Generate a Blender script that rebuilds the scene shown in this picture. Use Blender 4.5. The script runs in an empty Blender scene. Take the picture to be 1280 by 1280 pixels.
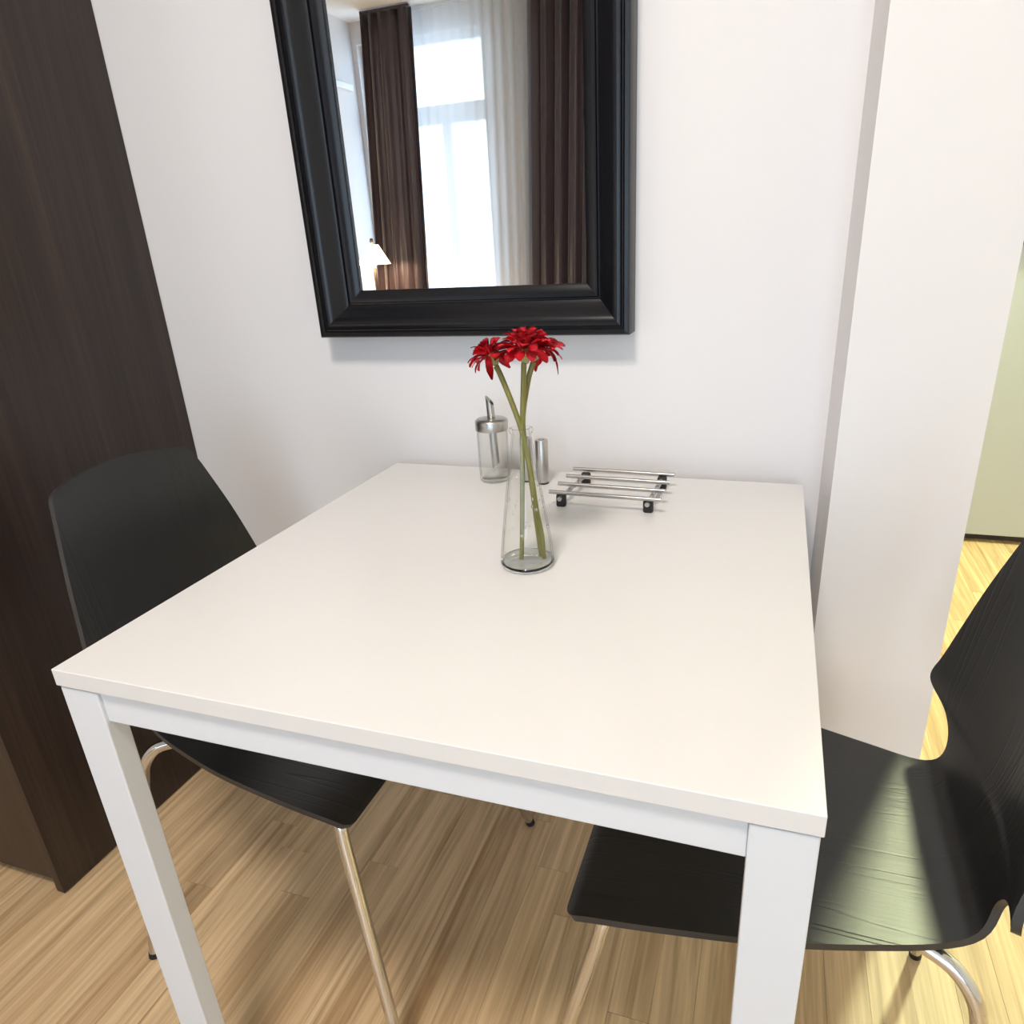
import bpy, bmesh, math, random
from mathutils import Vector, Matrix
random.seed(7)
S = bpy.context.scene
C = S.collection
PI = math.pi

# ------------------------------------------------------------------ camera
cam = bpy.data.cameras.new('camera')
co = bpy.data.objects.new('camera', cam); C.objects.link(co)
co.location = (0.68863, -1.17554, 1.12499)
co.rotation_euler = (1.1850052, 0.0483555, 0.3245626)
cam.sensor_width = 36; cam.sensor_fit = 'HORIZONTAL'
cam.lens = 876.826 / 1280 * 36
cam.shift_x = -(660.06 - 640) / 1280
cam.shift_y = (662.65 - 640) / 1280
cam.clip_start = 0.02
S.camera = co

# ------------------------------------------------------------------ exposure, sky, large lights
vs = S.view_settings
vs.view_transform = 'Standard'; vs.look = 'None'; vs.gamma = 1; vs.use_curve_mapping = False
vs.exposure = 0.04
w = bpy.data.worlds.new('sky'); S.world = w; w.use_nodes = True
bg = w.node_tree.nodes['Background']
bg.inputs[0].default_value = (0.62, 0.80, 1.0, 1)
bg.inputs[1].default_value = 4.6

def area_light(name, loc, rot, sx, sy, power, color, portal=False, shape='RECTANGLE', spread=PI):
    l = bpy.data.lights.new(name, 'AREA'); l.shape = shape; l.size = sx
    if shape == 'RECTANGLE': l.size_y = sy
    l.energy = power; l.color = color; l.spread = spread
    if portal: l.cycles.is_portal = True
    o = bpy.data.objects.new(name, l); C.objects.link(o)
    o.location = loc; o.rotation_euler = rot
    return o
# daylight enters through the mirrored window and an added unseen one (portals guide the sky light)
area_light('window_portal', (-1.80, -4.16, 1.32), (PI/2, 0, 0), 0.98, 2.5, 1, (1, 1, 1), True)
area_light('window_portal', (1.15, -4.16, 1.32), (PI/2, 0, 0), 2.2, 2.5, 1, (1, 1, 1), True)  # portal of the added window

# ------------------------------------------------------------------ node helpers
def mat(name):
    m = bpy.data.materials.new(name); m.use_nodes = True
    nt = m.node_tree; b = nt.nodes['Principled BSDF']
    return m, nt, b
def simple(name, col, rough=0.5, metal=0.0, **kw):
    m, nt, b = mat(name)
    b.inputs['Base Color'].default_value = (*col, 1)
    b.inputs['Roughness'].default_value = rough
    b.inputs['Metallic'].default_value = metal
    for k, v in kw.items(): b.inputs[k.replace('_', ' ')].default_value = v
    return m
def coords(nt, scale=(1, 1, 1), rnd=False, kind='geo'):
    n = nt.nodes
    if kind == 'geo':
        g = n.new('ShaderNodeNewGeometry'); src = g.outputs['Position']
    else:
        g = n.new('ShaderNodeTexCoord'); src = g.outputs['Object']
    if rnd:
        oi = n.new('ShaderNodeObjectInfo'); mul = n.new('ShaderNodeMath'); mul.operation = 'MULTIPLY'
        mul.inputs[1].default_value = 37.0; nt.links.new(oi.outputs['Random'], mul.inputs[0])
        add = n.new('ShaderNodeVectorMath'); add.operation = 'ADD'
        nt.links.new(src, add.inputs[0]); nt.links.new(mul.outputs[0], add.inputs[1]); src = add.outputs[0]
    mp = n.new('ShaderNodeMapping'); mp.inputs['Scale'].default_value = scale
    nt.links.new(src, mp.inputs[0]); return mp.outputs[0]
def noise(nt, vec, scale, detail=4, rough=.5, dist=0):
    t = nt.nodes.new('ShaderNodeTexNoise'); t.inputs['Scale'].default_value = scale
    t.inputs['Detail'].default_value = detail; t.inputs['Roughness'].default_value = rough
    t.inputs['Distortion'].default_value = dist
    nt.links.new(vec, t.inputs['Vector']); return t.outputs['Fac']
def ramp(nt, fac, stops):
    r = nt.nodes.new('ShaderNodeValToRGB'); e = r.color_ramp.elements
    while len(e) < len(stops): e.new(.5)
    for i, (p, c) in enumerate(stops): e[i].position = p; e[i].color = (*c, 1)
    nt.links.new(fac, r.inputs[0]); return r.outputs[0]
def mix(nt, a, b, fac, mode='MIX'):
    x = nt.nodes.new('ShaderNodeMix'); x.data_type = 'RGBA'; x.blend_type = mode
    for sock, v in ((x.inputs[0], fac), (x.inputs[6], a), (x.inputs[7], b)):
        if hasattr(v, 'is_linked'): nt.links.new(v, sock)
        else: sock.default_value = v if isinstance(v, (int, float)) else (*v, 1)
    return x.outputs[2]
def bump(nt, b, h, strength=.2, dist=.001):
    n = nt.nodes.new('ShaderNodeBump'); n.inputs['Strength'].default_value = strength
    n.inputs['Distance'].default_value = dist
    nt.links.new(h, n.inputs['Height']); nt.links.new(n.outputs[0], b.inputs['Normal'])

# ------------------------------------------------------------------ materials
M = {}
def wall_mat(name, col):
    m, nt, b = mat(name)
    v = coords(nt)
    c = ramp(nt, noise(nt, v, 1.6, 3), [(.3, tuple(x*.985 for x in col)), (.7, col)])
    nt.links.new(c, b.inputs['Base Color']); b.inputs['Roughness'].default_value = .75
    bump(nt, b, noise(nt, v, 350, 3), .08, .0006)
    return m
M['wall'] = wall_mat('wall_paint', (.80, .775, .765))
M['ceiling'] = wall_mat('ceiling_paint', (.86, .85, .83))
M['kitchen_wall'] = wall_mat('kitchen_paint', (.78, .78, .70))
M['white_trim'] = simple('white_gloss_paint', (.82, .82, .80), .35)

m, nt, b = mat('oak_laminate')
v1 = coords(nt, (30, 1.3, 1), True)
v2 = coords(nt, (120, 2.5, 1), True)
g1 = noise(nt, v1, 1.0, 5, .6, 1.1)
g2 = noise(nt, v2, 1.0, 3, .6, .2)
oi = nt.nodes.new('ShaderNodeObjectInfo')
base = ramp(nt, oi.outputs['Random'], [(0, (.63, .44, .25)), (.4, (.69, .495, .285)), (.7, (.74, .55, .33)), (1, (.65, .46, .265))])
c = mix(nt, base, ramp(nt, g1, [(.28, (.58, .48, .39)), (.45, (.90, .88, .85)), (.60, (1.10, 1.09, 1.07))]), 1.0, 'MULTIPLY')
c = mix(nt, c, ramp(nt, g2, [(.35, (.78, .72, .66)), (.6, (1.05, 1.05, 1.05))]), .8, 'MULTIPLY')
nt.links.new(c, b.inputs['Base Color']); b.inputs['Roughness'].default_value = .42
bump(nt, b, g2, .08, .0005)
M['laminate'] = m

m, nt, b = mat('wenge_veneer')
g1 = noise(nt, coords(nt, (26, 26, .9)), 1, 4, .6, .5)
g2 = noise(nt, coords(nt, (190, 190, 5)), 1, 3, .6)
c = ramp(nt, g1, [(.3, (.016, .0085, .0065)), (.55, (.028, .0165, .012)), (.75, (.044, .026, .018))])
c = mix(nt, c, ramp(nt, g2, [(.35, (.65, .62, .6)), (.62, (1.2, 1.18, 1.15))]), .8, 'MULTIPLY')
nt.links.new(c, b.inputs['Base Color']); b.inputs['Roughness'].default_value = .38
bump(nt, b, g2, .12, .0006)
M['wenge'] = m
M['wardrobe_door'] = m

M['table_top'] = simple('white_melamine', (.72, .705, .69), .34)
M['table_metal'] = simple('white_powder_coat', (.70, .72, .75), .36)
M['mirror_glass'] = simple('silvered_glass', (.93, .94, .95), .0, 1.0)
M['mirror_frame'] = simple('black_satin_lacquer', (.006, .006, .008), .27, Specular_IOR_Level=.38)
M['chrome'] = simple('polished_chrome', (.66, .66, .66), .08, 1.0)
m, nt, b = mat('brushed_steel')
b.inputs['Base Color'].default_value = (.50, .48, .455, 1); b.inputs['Metallic'].default_value = 1; b.inputs['Roughness'].default_value = .3
bump(nt, b, noise(nt, coords(nt, (40, 40, 900)), 1, 2), .06, .0003)
M['steel'] = m
M['black_rubber'] = simple('black_rubber', (.012, .012, .012), .6)

m, nt, b = mat('black_stained_ash')
# long pores running along the chair, opening into cathedral figure
tc = nt.nodes.new('ShaderNodeTexCoord')
mp = nt.nodes.new('ShaderNodeMapping'); mp.inputs['Scale'].default_value = (1.0, 26, 1.0)
nt.links.new(tc.outputs['Object'], mp.inputs[0])
fig = noise(nt, mp.outputs[0], .55, 2, .5, .15)
mu = nt.nodes.new('ShaderNodeMath'); mu.operation = 'MULTIPLY'; mu.inputs[1].default_value = 17; nt.links.new(fig, mu.inputs[0])
fr = nt.nodes.new('ShaderNodeMath'); fr.operation = 'FRACT'; nt.links.new(mu.outputs[0], fr.inputs[0])
g = ramp(nt, fr.outputs[0], [(.0, (0, 0, 0)), (.10, (.75, .75, .75)), (.3, (1, 1, 1)), (.93, (1, 1, 1)), (1, (0, 0, 0))])
pat = noise(nt, coords(nt, (5, 9, 5), kind='obj'), 1, 2)
g = mix(nt, g, (1, 1, 1), ramp(nt, pat, [(.42, (0, 0, 0)), (.62, (1, 1, 1))]))
fine = noise(nt, coords(nt, (14, 420, 14), kind='obj'), 1, 3, .6)
hh = mix(nt, g, ramp(nt, fine, [(.35, (0, 0, 0)), (.65, (1, 1, 1))]), .12)
c = mix(nt, (.003, .003, .003), (.010, .010, .010), hh)
nt.links.new(c, b.inputs['Base Color']); b.inputs['Roughness'].default_value = .34
b.inputs['Specular IOR Level'].default_value = .62
bump(nt, b, hh, .36, .0009)
M['ash'] = m
M['ply_edge'] = simple('black_ply_edge', (.030, .029, .030), .45)

def glass(name):
    # clear thin-walled glass: see-through, greener and darker where looked at edge-on, with sharp reflections
    m = bpy.data.materials.new(name); m.use_nodes = True; nt = m.node_tree
    nt.nodes.remove(nt.nodes['Principled BSDF'])
    lw = nt.nodes.new('ShaderNodeLayerWeight'); lw.inputs[0].default_value = .5
    col = ramp(nt, lw.outputs['Facing'], [(.0, (.99, .993, .99)), (.62, (.975, .98, .97)), (.78, (.88, .885, .87)), (.89, (.56, .57, .55)), (1, (.28, .29, .27))])
    tr = nt.nodes.new('ShaderNodeBsdfTransparent'); nt.links.new(col, tr.inputs[0])
    gl = nt.nodes.new('ShaderNodeBsdfGlossy'); gl.inputs['Roughness'].default_value = .03
    fz = nt.nodes.new('ShaderNodeMath'); fz.operation = 'POWER'; fz.inputs[1].default_value = 4.5; nt.links.new(lw.outputs['Facing'], fz.inputs[0])
    mx = nt.nodes.new('ShaderNodeMixShader')
    sc = nt.nodes.new('ShaderNodeMath'); sc.operation = 'MULTIPLY_ADD'; sc.inputs[1].default_value = .5; sc.inputs[2].default_value = .025; nt.links.new(fz.outputs[0], sc.inputs[0])
    nt.links.new(sc.outputs[0], mx.inputs[0]); nt.links.new(tr.outputs[0], mx.inputs[1]); nt.links.new(gl.outputs[0], mx.inputs[2])
    nt.links.new(mx.outputs[0], nt.nodes['Material Output'].inputs[0])
    return m
M['glass'] = glass('clear_glass')
M['thick_glass'] = simple('thick_glass', (.95, .965, .945), 0, 0, Transmission_Weight=1.0, IOR=1.46)
M['droplet'] = simple('water_droplet', (1, 1, 1), 0, 0, Transmission_Weight=1.0, IOR=1.33)
m = bpy.data.materials.new('window_pane'); m.use_nodes = True; nt = m.node_tree
nt.nodes.remove(nt.nodes['Principled BSDF'])
tr = nt.nodes.new('ShaderNodeBsdfTransparent'); gl = nt.nodes.new('ShaderNodeBsdfGlossy'); gl.inputs['Roughness'].default_value = .02
mx = nt.nodes.new('ShaderNodeMixShader'); mx.inputs[0].default_value = .06
nt.links.new(tr.outputs[0], mx.inputs[1]); nt.links.new(gl.outputs[0], mx.inputs[2])
nt.links.new(mx.outputs[0], nt.nodes['Material Output'].inputs[0])
M['pane'] = m

def fabric(name, col, trans=0.0, clear=0.0):
    m = bpy.data.materials.new(name); m.use_nodes = True; nt = m.node_tree
    nt.nodes.remove(nt.nodes['Principled BSDF'])
    d = nt.nodes.new('ShaderNodeBsdfDiffuse'); d.inputs[0].default_value = (*col, 1)
    out = d.outputs[0]
    if trans:
        t = nt.nodes.new('ShaderNodeBsdfTranslucent'); t.inputs[0].default_value = (*col, 1)
        x = nt.nodes.new('ShaderNodeMixShader'); x.inputs[0].default_value = trans
        nt.links.new(out, x.inputs[1]); nt.links.new(t.outputs[0], x.inputs[2]); out = x.outputs[0]
    if clear:
        t = nt.nodes.new('ShaderNodeBsdfTransparent')
        x = nt.nodes.new('ShaderNodeMixShader'); x.inputs[0].default_value = clear
        nt.links.new(out, x.inputs[1]); nt.links.new(t.outputs[0], x.inputs[2]); out = x.outputs[0]
    nt.links.new(out, nt.nodes['Material Output'].inputs[0])
    return m
M['dark_curtain'] = simple('plum_satin', (.046, .027, .036), .36, Sheen_Weight=.35)
M['sheer'] = fabric('sheer_voile', (.86, .86, .86), .5, .28)
M['lamp_shade'] = None
m, nt, b = mat('lit_lampshade')
b.inputs['Base Color'].default_value = (.9, .8, .62, 1)
b.inputs['Emission Color'].default_value = (1, .80, .50, 1); b.inputs['Emission Strength'].default_value = 5
M['lamp_shade'] = m
m, nt, b = mat('lamp_bulb'); b.inputs['Emission Color'].default_value = (1, .95, .62, 1); b.inputs['Emission Strength'].default_value = 12
M['kitchen_diffuser'] = m
m, nt, b = mat('fill_lamp_diffuser'); b.inputs['Emission Color'].default_value = (1, .96, .92, 1); b.inputs['Emission Strength'].default_value = 4  # glow of the added fill lamp
M['diffuser'] = m

m, nt, b = mat('red_petal')
oi = nt.nodes.new('ShaderNodeObjectInfo')
c = ramp(nt, oi.outputs['Random'], [(0, (.50, .004, .016)), (.4, (.74, .008, .026)), (.8, (.88, .016, .034)), (1, (.34, .002, .018))])
c = mix(nt, c, ramp(nt, noise(nt, coords(nt, (60, 900, 60), kind='obj'), 1, 2), [(.35, (.75, .7, .7)), (.6, (1, 1, 1))]), .7, 'MULTIPLY')
nt.links.new(c, b.inputs['Base Color']); b.inputs['Roughness'].default_value = .6
M['petal'] = m
M['floret'] = simple('dark_red_floret', (.25, .004, .012), .7)
m, nt, b = mat('green_stem')
c = ramp(nt, noise(nt, coords(nt, (300, 300, 40)), 1, 2), [(.3, (.145, .140, .030)), (.7, (.225, .205, .050))])
nt.links.new(c, b.inputs['Base Color']); b.inputs['Roughness'].default_value = .5
M['stem'] = m
M['calyx'] = simple('pale_green_calyx', (.30, .28, .11), .6)
M['cabinet'] = simple('pale_green_laminate', (.48, .50, .53), .45)
M['worktop'] = simple('dark_plum_worktop', (.06, .035, .06), .3)
M['plinth'] = simple('dark_plinth', (.05, .035, .025), .6)
M['dark_wood'] = simple('dark_wood', (.05, .03, .02), .4)

# ------------------------------------------------------------------ mesh helpers
def obj(name, bm, m=None, parent=None, smooth=False, kind=None):
    me = bpy.data.meshes.new(name)
    bmesh.ops.recalc_face_normals(bm, faces=bm.faces)
    bm.to_mesh(me); bm.free()
    if smooth:
        for p in me.polygons: p.use_smooth = True
        if smooth != 'all': me.set_sharp_from_angle(angle=math.radians(38))
    if m: me.materials.append(M[m])
    o = bpy.data.objects.new(name, me); C.objects.link(o)
    if parent: o.parent = parent
    if kind: o['kind'] = kind
    return o
def thing(name, label, cat, loc=(0, 0, 0), rz=0, group=None):
    o = bpy.data.objects.new(name, None); C.objects.link(o); o.empty_display_size = .05
    o.location = loc; o.rotation_euler = (0, 0, rz)
    return tag(o, label, cat, group)
def tag(o, label, cat, group=None):
    o['label'] = label; o['category'] = cat
    if group: o['group'] = group
    return o
def box(bm, x0, y0, z0, x1, y1, z1, bev=0, seg=2):
    r = bmesh.ops.create_cube(bm, size=1)['verts']
    for v in r: v.co = Vector(((x0+x1)/2 + v.co.x*(x1-x0), (y0+y1)/2 + v.co.y*(y1-y0), (z0+z1)/2 + v.co.z*(z1-z0)))
    if bev:
        e = {e for v in r for e in v.link_edges}
        bmesh.ops.bevel(bm, geom=list(e), offset=bev, segments=seg, profile=.5, affect='EDGES')
    return bm
def bx(*a, **k): return box(bmesh.new(), *a, **k)
def lathe(bm, prof, n=48, cx=0, cy=0, cz=0, closed=False):
    rings = []
    for r, z in prof:
        if r < 1e-6: rings.append([bm.verts.new((cx, cy, cz+z))])
        else: rings.append([bm.verts.new((cx+r*math.cos(2*PI*i/n), cy+r*math.sin(2*PI*i/n), cz+z)) for i in range(n)])
    seq = list(zip(rings, rings[1:]))
    if closed: seq.append((rings[-1], rings[0]))
    for a, b in seq:
        for i in range(n):
            j = (i+1) % n
            if len(a) == 1 and len(b) == 1: continue
            if len(a) == 1: bm.faces.new((a[0], b[i], b[j]))
            elif len(b) == 1: bm.faces.new((a[i], b[0], a[j]))
            else: bm.faces.new((a[i], b[i], b[j], a[j]))
    return bm
def catmull(P, m=6):
    P = [Vector(q) for q in P]
    P = [2*P[0]-P[1]] + P + [2*P[-1]-P[-2]]
    out = []
    for i in range(1, len(P)-2):
        a, b, c, d = P[i-1:i+3]
        for k in range(m):
            t = k/m
            out.append(.5*(2*b+(c-a)*t+(2*a-5*b+4*c-d)*t*t+(-a+3*b-3*c+d)*t**3))
    out.append(P[-2]); return out
def tube(bm, path, r, n=14, cap=True):
    path = [Vector(q) for q in path]
    rs = r if isinstance(r, (list, tuple)) else [r]*len(path)
    rings = []; up = None
    for i, q in enumerate(path):
        d = (path[min(i+1, len(path)-1)] - path[max(i-1, 0)]).normalized()
        if up is None:
            up = Vector((0, 0, 1)) if abs(d.z) < .9 else Vector((1, 0, 0))
        s = d.cross(up).normalized(); up = s.cross(d).normalized()
        rings.append([bm.verts.new(q + rs[i]*(math.cos(2*PI*k/n)*s + math.sin(2*PI*k/n)*up)) for k in range(n)])
    for a, b in zip(rings, rings[1:]):
        for k in range(n): bm.faces.new((a[k], a[(k+1) % n], b[(k+1) % n], b[k]))
    if cap: bm.faces.new(rings[0]); bm.faces.new(rings[-1])
    return bm
def struct(name, bm, m, parent=None):
    return obj(name, bm, m, parent, kind='structure')

# ------------------------------------------------------------------ room shell
ZC = 2.635
LX, RX, WY = -2.33, 2.9, -4.0
KY = 2.27
bm = bmesh.new()
PX0, PX1, PY0, PY1 = -1.105, 1.95, -1.25, 1.80
box(bm, LX-.1, WY-.15, -.12, RX+.1, KY+.1, -.008)
box(bm, LX-.1, WY-.15, -.008, PX0, KY+.1, 0)
box(bm, PX1, WY-.15, -.008, RX+.1, KY+.1, 0)
box(bm, PX0, WY-.15, -.008, PX1, PY0, 0)
box(bm, PX0, PY1, -.008, PX1, KY+.1, 0)
floor = struct('floor', bm, 'laminate')
# laminate strips, each of its own, running away from the window wall
sw = .065
nst = round((PX1-PX0)/sw)
plank_me = None
np_ = 0
for i in range(nst):
    x = PX0 + i*sw
    y = PY0; first = True
    board = (i // 3) % 2
    while y < PY1 - .01:
        L = random.uniform(.55, 1.05) * (random.uniform(.25, .9) if first else 1); first = False
        y2 = min(y+L, PY1)
        if PY1 - y2 < .2: y2 = PY1
        if plank_me is None:
            o = obj('plank', bx(-.5, -.5, -.5, .5, .5, .5), 'laminate', floor); plank_me = o.data
        else:
            o = bpy.data.objects.new('plank', plank_me); C.objects.link(o); o.parent = floor
        g = .0003 if (i % 3) else .0006
        o.location = (x+sw/2, (y+y2)/2, -.004+random.uniform(-.00015, 0)); o.scale = (sw-g, y2-y-.0007, .008)
        np_ += 1
        y = y2

struct('ceiling', bx(LX-.1, WY-.15, ZC, RX+.1, KY+.1, ZC+.1), 'ceiling')
struct('wall_back', bx(LX, .04, 0, .779, .16, ZC), 'wall')
# pier at the end of the back wall, its left face very slightly splayed
bm = bmesh.new()
prof = [(.779, .16), (.779, .04), (.7885, -.06), (.978, -.06), (.978, .16)]
lo = [bm.verts.new((x, y, 0)) for x, y in prof]; hi = [bm.verts.new((x, y, ZC)) for x, y in prof]
bm.faces.new(lo); bm.faces.new(hi)
for i in range(5): bm.faces.new((lo[i], lo[(i+1) % 5], hi[(i+1) % 5], hi[i]))
struct('wall_pier', bm, 'wall')
struct('wall_left', bx(LX-.1, WY, 0, LX, .16, ZC), 'wall')
struct('wall_right', bx(RX, WY, 0, RX+.1, KY, ZC), 'wall')
struct('wall_kitchen_back', bx(.80, KY, 0, RX+.1, KY+.1, ZC), 'kitchen_wall')
struct('wall_kitchen_left', bx(.80, .16, 0, .90, KY, ZC), 'kitchen_wall')
# window wall with two openings, the second added to let in frontal light
W1 = (-2.29, -1.31); W2_ADDED = (.05, 2.25); WT = 2.50
bm = bmesh.new()
for x0, x1 in ((LX-.1, W1[0]), (W1[1], W2_ADDED[0]), (W2_ADDED[1], RX+.1)): box(bm, x0, WY-.15, 0, x1, WY, ZC)
for a, b_ in (W1, W2_ADDED): box(bm, a, WY-.15, WT, b_, WY, ZC); box(bm, a, WY-.15, 0, b_, WY, .07)
struct('wall_window_side', bm, 'wall')
def window(n, x0, x1, mullions, zt):
    y0, y1 = WY-.11, WY-.05
    bm = bmesh.new(); f = .05
    box(bm, x0, y0, .07, x0+f, y1, WT); box(bm, x1-f, y0, .07, x1, y1, WT)
    box(bm, x0+f, y0, .07, x1-f, y1, .07+f); box(bm, x0+f, y0, WT-f, x1-f, y1, WT)
    fr = struct('window_%d' % n, bm, 'white_trim')
    obj('transom', bx(x0+f, y0, zt-.06, x1-f, y1+.01, zt+.06), 'white_trim', fr)
    for mx_ in mullions: obj('mullion', bx(mx_-.035, y0+.002, .12, mx_+.035, y1+.008, zt-.06), 'white_trim', fr)
    obj('pane', bx(x0+f, WY-.084, .12, x1-f, WY-.078, WT-f), 'pane', fr)
    return fr
window(1, *W1, [-1.66], 2.02)
window(2, *W2_ADDED, [1.15], 2.02)  # unseen window, added for bluish light from the front
# narrow rail along the left wall, seen in the mirror
obj('trim_1', bx(LX, -3.93, 2.205, LX+.022, -.2, 2.245, bev=.006), 'white_trim', kind='structure')

# ------------------------------------------------------------------ curtains
def curtain(name, m, e0, e1, y, nfold, amp, zt, zb, label, cat, group=None, th=.002, seed=0):
    """e0/e1: (x at top, x at bottom) of both side edges"""
    rnd = random.Random(seed); ph = rnd.uniform(0, 6)
    N = nfold*10; R_ = 16
    bm = bmesh.new(); g = []
    for j in range(R_+1):
        t = j/R_; z = zt + (zb-zt)*t; row = []
        for i in range(N+1):
            u = i/N
            x = (e0[0]+(e0[1]-e0[0])*t)*(1-u) + (e1[0]+(e1[1]-e1[0])*t)*u
            a = amp*(.7+.5*math.sin(u*7+ph))*(.8+.35*t)
            yy = y + a*math.sin(2*PI*nfold*u + .8*math.sin(3*u+ph) + .25*t)
            x += .35*a*math.sin(4*PI*nfold*u+ph)
            row.append(bm.verts.new((x, yy, z)))
        g.append(row)
    for j in range(R_):
        for i in range(N): bm.faces.new((g[j][i], g[j][i+1], g[j+1][i+1], g[j+1][i]))
    t_ = thing(name, label, cat, (0, 0, 0), 0, group)
    o = obj('drape', bm, m, t_, smooth='all')
    if th:
        s = o.modifiers.new('t', 'SOLIDIFY'); s.thickness = th
    obj('heading_tape', bx(min(e0[0], e1[0]), y-.012, zt-.004, max(e0[0], e1[0]), y+.012, zt+.012), m, t_)
    return t_
curtain('dark_curtain', 'dark_curtain', (-2.12, -2.28), (-1.755, -1.855), -3.80, 5, .032, 2.615, .02,
        'dark plum floor-length curtain left of the bright window in the mirror', 'curtain', seed=1)
curtain('dark_curtain', 'dark_curtain', (-.935, -1.04), (-.05, -.10), -3.80, 9, .036, 2.615, .02,
        'dark plum curtain at the right side of the mirror reflection', 'curtain', seed=2)
curtain('sheer_curtain', 'sheer', (-2.0, -2.0), (-.93, -1.0), -3.90, 15, .012, 2.615, .02,
        'translucent white sheer curtain hanging over the bright window in the mirror', 'curtain', th=0, seed=3)
# ------------------------------------------------------------------ lamps
def ceiling_lamp(loc, r, label, power, color, dm, rad):
    t = thing('ceiling_lamp', label, 'lamp', loc)
    obj('canopy', lathe(bmesh.new(), [(0, 0), (r*1.04, 0), (r*1.04, -.03), (r, -.035), (0, -.035)]), 'white_trim', t, True)
    obj('diffuser', lathe(bmesh.new(), [(r*.96, -.035), (r*.9, -.055), (r*.6, -.07), (0, -.075)]), dm, t, True)
    l = bpy.data.lights.new('ceiling_lamp_light', 'AREA'); l.shape = 'DISK'; l.size = rad; l.energy = power; l.color = color
    o = bpy.data.objects.new('ceiling_lamp_light', l); C.objects.link(o); o.parent = t; o.location = (0, 0, -.085)
    return t
ceiling_lamp((.35, -1.45, ZC), .22, 'round white ceiling lamp, unseen, added as room fill', 33, (1, .91, .85), 'diffuser', .42)  # unseen lamp added as warm fill for the room
ceiling_lamp((1.49, 1.42, ZC), .10, 'small yellowish ceiling lamp over the kitchen floor', 66, (.93, 1, .60), 'kitchen_diffuser', .18)

# side table and table lamp in the far corner (seen in the mirror)
t = thing('side_table', 'small dark side table under the lit lamp in the far corner', 'table', (-2.10, -3.52, 0))
obj('table_top', bx(-.19, -.19, .66, .19, .19, .685, bev=.003), 'dark_wood', t)
for sx in (-1, 1):
    for sy in (-1, 1): obj('leg', bx(sx*.17-.015, sy*.17-.015, 0, sx*.17+.015, sy*.17+.015, .66), 'dark_wood', t)
t = thing('table_lamp', 'lit cream conical lampshade on a dark stem at the mirror\'s lower left', 'lamp', (-2.07, -3.5, .685))
obj('base', lathe(bmesh.new(), [(0, 0), (.075, 0), (.075, .012), (.02, .022), (0, .022)]), 'chrome', t, True)
obj('stem', lathe(bmesh.new(), [(0, .02), (.011, .02), (.011, .34), (.006, .34), (.006, .505), (.011, .51), (.011, .535), (0, .54)]), 'dark_wood', t, True)
obj('lamp_shade', lathe(bmesh.new(), [(.045, .495), (.118, .365), (.115, .365), (.043, .492)], closed=True), 'lamp_shade', t, True)
l = bpy.data.lights.new('table_lamp_light', 'POINT'); l.energy = 20; l.color = (1, .72, .42); l.shadow_soft_size = .03
o = bpy.data.objects.new('table_lamp_light', l); C.objects.link(o); o.parent = t; o.location = (0, .02, .38)

# ------------------------------------------------------------------ wardrobe
t = thing('wardrobe', 'tall dark wenge wardrobe standing left against the wall', 'wardrobe', (-.535, -.535, 0))
obj('side_panel', bx(-.020, 0, .003, 0, .574, 2.35, bev=.001), 'wenge', t)
obj('side_panel', bx(-1.50, 0, .003, -1.48, .574, 2.35, bev=.001), 'wenge', t)
obj('top_panel', bx(-1.48, .01, 2.33, -.020, .574, 2.35), 'wenge', t)
obj('back_panel', bx(-1.48, .564, .04, -.020, .574, 2.33), 'wenge', t)
obj('plinth', bx(-1.48, .04, .003, -.020, .06, .05), 'plinth', t)
for k in range(2):
    d = obj('door', bx(-.7495-.729*k, .004, .028, -.0225-.729*k, .024, 2.328, bev=.0015), 'wardrobe_door', t)
    hx = -.70 if k == 0 else -.80
    hb = bmesh.new(); tube(hb, [(hx, .004, 1.0), (hx, -.026, 1.0), (hx, -.026, 1.16), (hx, .004, 1.16)], .005, 10)
    obj('handle', hb, 'steel', d, True)

# ------------------------------------------------------------------ mirror
t = thing('wall_mirror', 'rectangular wall mirror in a wide moulded black frame', 'mirror', (0, .04, 0))
X0, X1, Z0, Z1 = -.124, .463, .982, 1.80
# profile: (distance in from the outer edge, height off the wall)
mp_ = [(0, 0), (0, .048), (.002, .051), (.008, .0515), (.0105, .049), (.0112, .0455), (.0135, .0455), (.0150, .0485), (.019, .0500), (.024, .0490), (.030, .0450),
       (.036, .0390), (.042, .0325), (.048, .0275), (.0535, .0245), (.0545, .0205), (.0570, .0205), (.0585, .0235), (.0615, .0235), (.0765, .0175), (.0785, .0155), (.0785, .009), (.0785, 0)]
corners = [(X0, Z0, 1, 1), (X1, Z0, -1, 1), (X1, Z1, -1, -1), (X0, Z1, 1, -1)]
for a in range(4):
    bm = bmesh.new(); A = corners[a]; B = corners[(a+1) % 4]; R_ = []
    for cx, cz, sx, sz in (A, B):
        R_.append([bm.verts.new((cx+sx*d, -h, cz+sz*d*1.02)) for d, h in mp_])
    n = len(mp_)
    for i in range(n): bm.faces.new((R_[0][i], R_[0][(i+1) % n], R_[1][(i+1) % n], R_[1][i]))
    bm.faces.new(R_[0]); bm.faces.new(R_[1])
    obj('frame_rail' if a % 2 == 0 else 'frame_stile', bm, 'mirror_frame', t, True)
obj('mirror_glass', bx(X0+.070, -.0115, Z0+.070, X1-.070, -.0085, Z1-.070), 'mirror_glass', t)
obj('back_board', bx(X0+.070, -.008, Z0+.070, X1-.070, -.001, Z1-.070), 'dark_wood', t)

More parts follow.
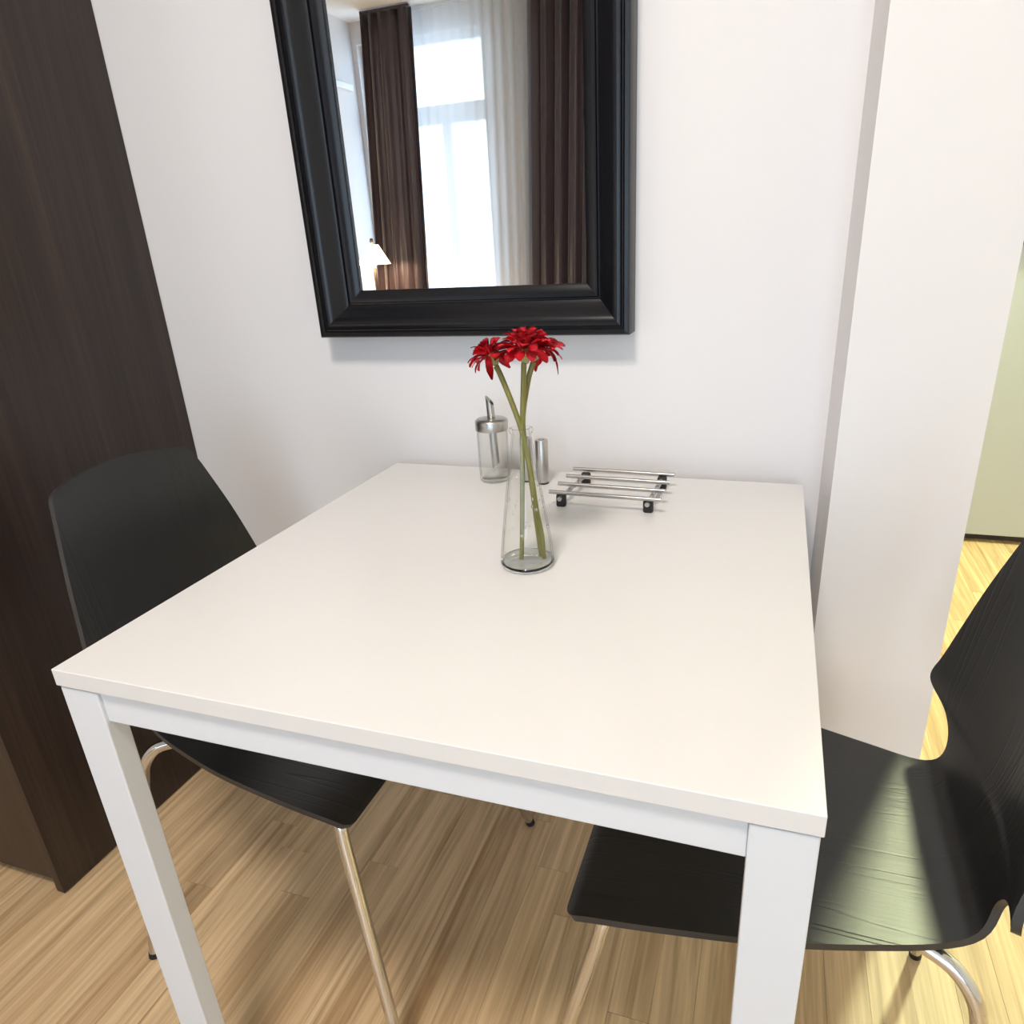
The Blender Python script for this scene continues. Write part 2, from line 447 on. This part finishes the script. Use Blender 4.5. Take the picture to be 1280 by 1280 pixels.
# ------------------------------------------------------------------ table
t = thing('dining_table', 'square white dining table with straight square legs', 'table', (0, -.75, 0))
obj('table_top', bx(0, 0, .720, .75, .75, .74, bev=.0009), 'table_top', t)
lg = []
for x in (.002, .698):
    for y in (.002, .723):
        lg.append(obj('leg', bx(x, y, .0, x+.05, y+.025, .7175, bev=.0015), 'table_metal', t))
for x0, y0, x1, y1 in ((.052, .006, .698, .028), (.052, .722, .698, .744), (.006, .027, .028, .723), (.722, .027, .744, .723)):
    obj('apron', bx(x0, y0, .680, x1, y1, .7185, bev=.0012), 'table_metal', t)

# ------------------------------------------------------------------ chairs
N = [[0.238, 0.428, 0.212], [0.218, 0.439, 0.216], [0.139, 0.447, 0.213], [0.014, 0.449, 0.194], [-0.1, 0.449, 0.163], [-0.173, 0.455, 0.137], [-0.193, 0.494, 0.125], [-0.203, 0.525, 0.152], [-0.209, 0.537, 0.2], [-0.219, 0.586, 0.191], [-0.234, 0.692, 0.169], [-0.252, 0.802, 0.14], [-0.26, 0.845, 0.128]]
CB = .03
def shell_bm():
    P = catmull(N, 6)
    # smooth the side profile (not the widths) so that the ply bends in one sweep
    prof = [Vector((p.x, p.y)) for p in P]
    for _ in range(4):
        q = prof[:]
        for i in range(1, len(prof)-1): q[i] = prof[i]*.5 + (prof[i-1]+prof[i+1])*.25
        prof = q
    Wd = [p.z for p in P]
    n = len(P)
    # arc length for corner rounding
    s = [0]
    for i in range(1, n): s.append(s[-1] + (prof[i]-prof[i-1]).length)
    T = s[-1]
    rc0, rc1 = .014, .020
    def half(i):
        wv = Wd[i]
        a = s[i]
        if a < rc0: wv -= rc0 - math.sqrt(max(0, rc0**2-(rc0-a)**2))
        if T-a < rc1: wv -= rc1 - math.sqrt(max(0, rc1**2-(rc1-(T-a))**2))
        return wv
    # add extra sections close to both ends for the round corners
    ts = []
    for i in range(n): ts.append(float(i))
    ts = sorted(set(ts + [.15, .35, .6, 1.5, n-1.08, n-1.2, n-1.4, n-1.65]))
    def at(L, t):
        i = min(int(t), n-2); f = t-i; return L[i]*(1-f)+L[i+1]*f
    K = 20
    top = []; mid = []
    for t_ in ts:
        a = at(s, t_); wv = at(Wd, t_)
        if a < rc0: wv -= rc0 - math.sqrt(max(0, rc0**2-(rc0-a)**2))
        if T-a < rc1: wv -= rc1 - math.sqrt(max(0, rc1**2-(rc1-(T-a))**2))
        p = at(prof, t_); d = (at(prof, min(t_+.5, n-1)) - at(prof, max(t_-.5, 0))).normalized()
        nrm = Vector((d.y, -d.x))      # towards the sitter
        if nrm.y < 0 and p.x > -.1: nrm = -nrm
        bk = max(0, min(1, (p.y-.45)/.12)); bk = bk*bk*(3-2*bk)
        top_arch = .006*max(0, 1-(T-a)/.05)
        row = []; row2 = []
        for k in range(K+1):
            u = -1+2*k/K
            y = u*wv
            off = CB*bk*(abs(y)/.17)**2
            dish = -.007*(1-bk)*(1-(y/.2)**2)*max(0, min(1, (a-.02)/.12))
            c = Vector((p.x+off, y, p.y+dish - top_arch*(u*u)*2))
            row.append(c); row2.append(c - .0092*Vector((nrm.x, 0, nrm.y)))
        top.append(row); mid.append(row2)
    bm = bmesh.new()
    A = [[bm.verts.new(c) for c in r] for r in top]; B = [[bm.verts.new(c) for c in r] for r in mid]
    J = len(A)
    for j in range(J-1):
        for k in range(K):
            bm.faces.new((A[j][k], A[j][k+1], A[j+1][k+1], A[j+1][k]))
            bm.faces.new((B[j][k], B[j+1][k], B[j+1][k+1], B[j][k+1]))
    edge = []
    for j in range(J-1):
        edge.append(bm.faces.new((A[j][0], A[j+1][0], B[j+1][0], B[j][0])))
        edge.append(bm.faces.new((A[j][K], B[j][K], B[j+1][K], A[j+1][K])))
    for k in range(K):
        edge.append(bm.faces.new((A[0][k], B[0][k], B[0][k+1], A[0][k+1])))
        edge.append(bm.faces.new((A[J-1][k], A[J-1][k+1], B[J-1][k+1], B[J-1][k])))
    for f in edge: f.material_index = 1
    return bm
def make_chair(label, loc, rz):
    t = thing('dining_chair', label, 'chair', loc, rz, None)
    o = obj('seat_shell', shell_bm(), 'ash', t, True); o.data.materials.append(M['ply_edge'])
    r = .0088
    for s_ in (-1, 1):
        # front leg: down from the front corner under the seat
        b = bmesh.new()
        pth = [(.08, s_*.135, .424), (.15, s_*.155, .422)] + catmull([(.183, s_*.172, .418), (.198, s_*.184, .402), (.206, s_*.191, .37)], 5)
        pth += [(.300, s_*.262, .012)]
        tube(b, pth, r, 16); lgo = obj('leg', b, 'chrome', t, True)
        b = bmesh.new(); d = (Vector(pth[-1])-Vector(pth[-2])).normalized()
        tube(b, [Vector(pth[-1])-d*.000, Vector(pth[-1])+d*.0105], r+.0006, 14); obj('foot_cap', b, 'black_rubber', lgo, True)
        b = bmesh.new()
        pth = [(.0, s_*.100, .427), (-.06, s_*.118, .430)] + catmull([(-.120, s_*.136, .432), (-.158, s_*.150, .420), (-.181, s_*.160, .390), (-.190, s_*.166, .35)], 5)
        pth += [(-.232, s_*.210, .012)]
        tube(b, pth, r, 16); lgo = obj('leg', b, 'chrome', t, True)
        b = bmesh.new(); d = (Vector(pth[-1])-Vector(pth[-2])).normalized()
        tube(b, [Vector(pth[-1])-d*.000, Vector(pth[-1])+d*.0105], r+.0006, 14); obj('foot_cap', b, 'black_rubber', lgo, True)
    b = bmesh.new()
    tube(b, [(.10, -.15, .424), (.10, .15, .424)], r, 12)
    tube(b, [(-.03, -.13, .425), (-.03, .13, .425)], r, 12)
    obj('seat_bracket', b, 'chrome', t, True)
    return t
make_chair('black bentwood chair with chrome legs beside the dark wardrobe', (-.0246, -.3777, 0), math.radians(-.69))
make_chair('black bentwood chair at the right, green light on its grained seat', (.7537, -.4259, 0), math.radians(179.72))

# ------------------------------------------------------------------ kitchen cabinet beyond the opening
t = thing('kitchen_cabinet', 'pale green cabinet on the yellow floor beyond the wall end', 'cabinet', (1.15, 1.67, 0))
obj('carcass', bx(0, .02, .03, 1.5, .598, 1.05), 'cabinet', t)
for k in range(2):
    d = obj('door', bx(.003+.75*k, 0, .032, .747+.75*k, .02, 1.045, bev=.002), 'cabinet', t)
    b = bmesh.new(); hx = .70 if k == 0 else .80
    tube(b, [(hx, 0, .86), (hx, -.028, .86), (hx, -.028, 1.0), (hx, 0, 1.0)], .005, 10); obj('handle', b, 'steel', d, True)
obj('worktop', bx(-.01, -.015, 1.05, 1.51, .598, 1.085, bev=.002), 'worktop', t)
obj('plinth', bx(.01, .04, 0, 1.49, .06, .03), 'plinth', t)

# ------------------------------------------------------------------ vase
TZ = .7402
VX, VY = .4055, -.393
t = thing('glass_vase', 'clear conical glass bottle vase holding red flowers', 'vase', (VX, VY, TZ))
outer = [(.0350, .0075), (.0345, .012), (.0325, .03), (.0285, .06), (.0235, .095), (.0185, .130), (.0145, .156), (.0122, .170), (.0118, .174),
         (.0140, .1755), (.0150, .178), (.0142, .1808), (.0120, .1815)]
inner = [(.0103, .180), (.0100, .172), (.0125, .155), (.0166, .130), (.0216, .095), (.0266, .060), (.0306, .03), (.0322, .014), (.0325, .0075)]
obj('body', lathe(bmesh.new(), outer+inner, 64), 'glass', t, 'all')
obj('base', lathe(bmesh.new(), [(0, .0012), (.022, .0008), (.0305, 0), (.0338, .0016), (.0350, .0050), (.0349, .0074), (.0322, .0074), (.027, .0050), (.018, .0042), (0, .0040)], 64), 'thick_glass', t, 'all')
bm = bmesh.new(); rr = random.Random(3)
def rad_at(z):
    for (r0, z0), (r1, z1) in zip(inner[::-1], inner[::-1][1:]):
        if z0 <= z <= z1 and z1 > z0: return r0+(r1-r0)*(z-z0)/(z1-z0)
    return .02
for k in range(46):
    z = rr.uniform(.02, .125); a = rr.uniform(0, 2*PI); ra = rad_at(z)-.0003
    sz = rr.uniform(.0009, .0019)
    mt = Matrix.Translation((ra*math.cos(a), ra*math.sin(a), z)) @ Matrix.Diagonal((sz, sz, sz*rr.uniform(1, 1.8), 1))
    bmesh.ops.create_icosphere(bm, subdivisions=2, radius=1, matrix=mt)
obj('droplets', bm, 'droplet', t, 'all', kind='stuff')

# ------------------------------------------------------------------ flowers
def petal_mesh(L, Wd, curl, droop):
    bm = bmesh.new(); n = 7; g = []
    for j in range(n+1):
        u = j/n
        hw = Wd*(.35+1.5*u-.15*u*u)*(1 if u < .7 else math.sqrt(max(.0, 1-((u-.7)/.31)**2)))*.62
        x = L*u; z = curl*L*math.sin(u*2.2) - droop*L*u*u*u
        row = []
        for k in range(4):
            v = -1+2*k/3
            row.append(bm.verts.new((x, v*hw, z + .0012*(v*v)*(1 if u > .1 else .3) - .0004*(k == 1))))
        g.append(row)
    for j in range(n):
        for k in range(3): bm.faces.new((g[j][k], g[j][k+1], g[j+1][k+1], g[j+1][k]))
    bmesh.ops.solidify(bm, geom=list(bm.faces), thickness=.0005)
    me = bpy.data.meshes.new('petal'); bmesh.ops.recalc_face_normals(bm, faces=bm.faces); bm.to_mesh(me); bm.free()
    for p in me.polygons: p.use_smooth = True
    me.materials.append(M['petal']); return me
PM = [petal_mesh(.030, .0078, .12, .25), petal_mesh(.029, .0076, .20, .10), petal_mesh(.023, .0066, .35, .05),
      petal_mesh(.016, .0052, .70, .0), petal_mesh(.032, .0066, .05, .95)]
def flower(label, stem, head, up, size, seed):
    rnd = random.Random(seed)
    base = Vector(stem[0])
    t = thing('gerbera', label, 'flower', base)
    path = [Vector(q)-base for q in catmull(stem, 6)]
    b = bmesh.new(); tube(b, path, [.0029+.0005*(i/len(path)) for i in range(len(path))], 12); obj('stem', b, 'stem', t, True)
    hd = Vector(head)-base
    q = Vector((0, 0, 1)).rotation_difference(Vector(up).normalized()).to_matrix().to_4x4()
    Mh = Matrix.Translation(hd) @ q @ Matrix.Scale(size, 4)
    b = lathe(bmesh.new(), [(0, -.020), (.0032, -.0198), (.006, -.016), (.0105, -.008), (.0135, -.001), (.012, .001), (0, .001)], 18)
    o = obj('calyx', b, 'calyx', t, True); o.matrix_local = Mh
    b = bmesh.new()
    for k in range(40):
        a = k*2.399; r_ = .0062*math.sqrt(k/40)
        m_ = Matrix.Translation((r_*math.cos(a), r_*math.sin(a), .0035)) @ Matrix.Diagonal((.0008, .0008, .003, 1))
        bmesh.ops.create_icosphere(b, subdivisions=1, radius=1, matrix=m_)
    o = obj('florets', b, 'floret', t, True, kind='stuff'); o.matrix_local = Mh
    for ring, (n_, tilt, r0, z0) in enumerate([(14, -.12, .0120, -.001), (13, .12, .0105, .001), (11, .42, .0080, .002), (9, .85, .0050, .003)]):
        for k in range(n_):
            a = 2*PI*(k+.5*(ring % 2))/n_ + rnd.uniform(-.08, .08)
            mi = ring
            if ring == 0 and rnd.random() < .16: mi = 4
            me = PM[mi]
            o = bpy.data.objects.new('petal', me); C.objects.link(o); o.parent = t
            sc = rnd.uniform(.88, 1.12)
            o.matrix_local = Mh @ Matrix.Rotation(a, 4, 'Z') @ Matrix.Translation((r0*.7, 0, z0)) @ Matrix.Rotation(-tilt-rnd.uniform(-.24, .24), 4, 'Y') @ Matrix.Rotation(rnd.uniform(-.5, .5), 4, 'X') @ Matrix.Scale(sc, 4)
    return t
GR = None
flower('smaller red gerbera leaning out to the left of the vase',
       [(.4275, -.391, .7495), (.4265, -.393, .783), (.4220, -.395, .816), (.4165, -.396, .868), (.4080, -.397, .918), (.399, -.400, .952), (.387, -.400, .984), (.3815, -.400, .996)],
       (.3755, -.401, 1.010), (-.46, -.18, 1), .76, 11)
flower('large red gerbera on the straight centre stem facing up',
       [(.3990, -.398, .7487), (.4025, -.3975, .80), (.4055, -.397, .857), (.4090, -.3965, .923), (.4135, -.3975, .975), (.4155, -.398, .999)],
       (.4160, -.398, 1.016), (-.06, -.16, 1), .92, 12)
flower('red gerbera behind the centre bloom, leaning right',
       [(.4210, -.384, .7491), (.4180, -.385, .788), (.4125, -.387, .863), (.4075, -.390, .924), (.4140, -.384, .973), (.4205, -.379, .997)],
       (.4240, -.374, 1.014), (.34, .10, 1), .86, 13)

# ------------------------------------------------------------------ sugar dispenser
t = thing('sugar_dispenser', 'glass sugar dispenser with steel lid and slanted pouring spout', 'dispenser', (.234, -.066, TZ))
o_ = [(0, 0), (.024, 0), (.0265, .003), (.0268, .008), (.0268, .090), (.0262, .092)]
i_ = [(.0247, .092), (.0250, .088), (.0250, .010), (.0235, .006), (0, .005)]
obj('jar', lathe(bmesh.new(), o_+i_, 56), 'glass', t, 'all')
b = lathe(bmesh.new(), [(.0283, .0915), (.0287, .093), (.0287, .106), (.0280, .1085), (.0255, .1105), (.0180, .1120), (.0100, .1128), (.0070, .1135), (.0070, .0915)], 56, closed=True)
obj('lid', b, 'steel', t, True)
b = bmesh.new(); n = 28
def cut_tube(b, r, x0, z0, x1, z1, cut0, cut1, th=.0005):
    rings = []
    for rr_, rev in ((r, 0), (r-th, 1)):
        lo, hi = [], []
        for k in range(n):
            a = 2*PI*k/n; cx, cy = math.cos(a)*rr_, math.sin(a)*rr_
            lo.append(b.verts.new((x0+cx, cy, z0+cut0*cx))); hi.append(b.verts.new((x1+cx, cy, z1+cut1*cx)))
        rings += [lo, hi]
    lo, hi, lo2, hi2 = rings
    for k in range(n):
        j = (k+1) % n
        b.faces.new((lo[k], lo[j], hi[j], hi[k])); b.faces.new((lo2[k], hi2[k], hi2[j], lo2[j]))
        b.faces.new((hi[k], hi[j], hi2[j], hi2[k])); b.faces.new((lo[k], lo2[k], lo2[j], lo[j]))
cut_tube(b, .0070, .0035, .026, -.001, .142, .9, -1.15)
obj('pour_tube', b, 'steel', t, True)

# ------------------------------------------------------------------ shakers
for lab, x, y in (('slim brushed steel shaker behind the vase, on its right', .3245, -.070), ('slim brushed steel shaker mostly hidden behind the vase neck', .2935, -.062)):
    t = thing('steel_shaker', lab, 'shaker', (x, y, TZ))
    obj('foot_ring', lathe(bmesh.new(), [(0, 0), (.0104, 0), (.0104, .003), (0, .003)], 32), 'black_rubber', t, True)
    obj('body', lathe(bmesh.new(), [(0, .003), (.0107, .003), (.0110, .004), (.0110, .0765), (.0104, .0775), (.0, .0775)], 40), 'steel', t, True)
    b = bmesh.new()
    for k in range(5):
        a = 2*PI*k/5; lathe(b, [(0, .0780), (.0009, .0780), (.0009, .0770), (0, .0770)], 8, .004*math.cos(a), .004*math.sin(a))
    obj('pour_holes', b, 'black_rubber', t)

# ------------------------------------------------------------------ trivet
t = thing('trivet', 'steel bar trivet on four black feet, right of the vase', 'trivet', (.46, -.119, TZ), 0)
zb = .0235
for k, (y, x0, x1) in enumerate([(.064, -.0845, .0885), (.023, -.0855, .0865), (-.0185, -.088, .085), (-.060, -.0905, .086)]):
    b = bmesh.new(); tube(b, [(x0, y+.002, zb), (x1, y-.004, zb)], .0033, 14); obj('bar', b, 'steel', t, True)
for xa, xb in ((-.060, -.0715), (.0695, .0655)):
    b = bmesh.new(); tube(b, [(xa, .070, .0155), (xb, -.068, .0155)], .0036, 12); obj('cross_rod', b, 'steel', t, True)
    for y_, x_ in ((.056, xa), (-.056, xb)):
        b = bmesh.new()
        box(b, x_-.0075, y_-.006, .0, x_+.0075, y_+.006, .0208, bev=.003, seg=3)
        obj('foot', b, 'black_rubber', t, True)
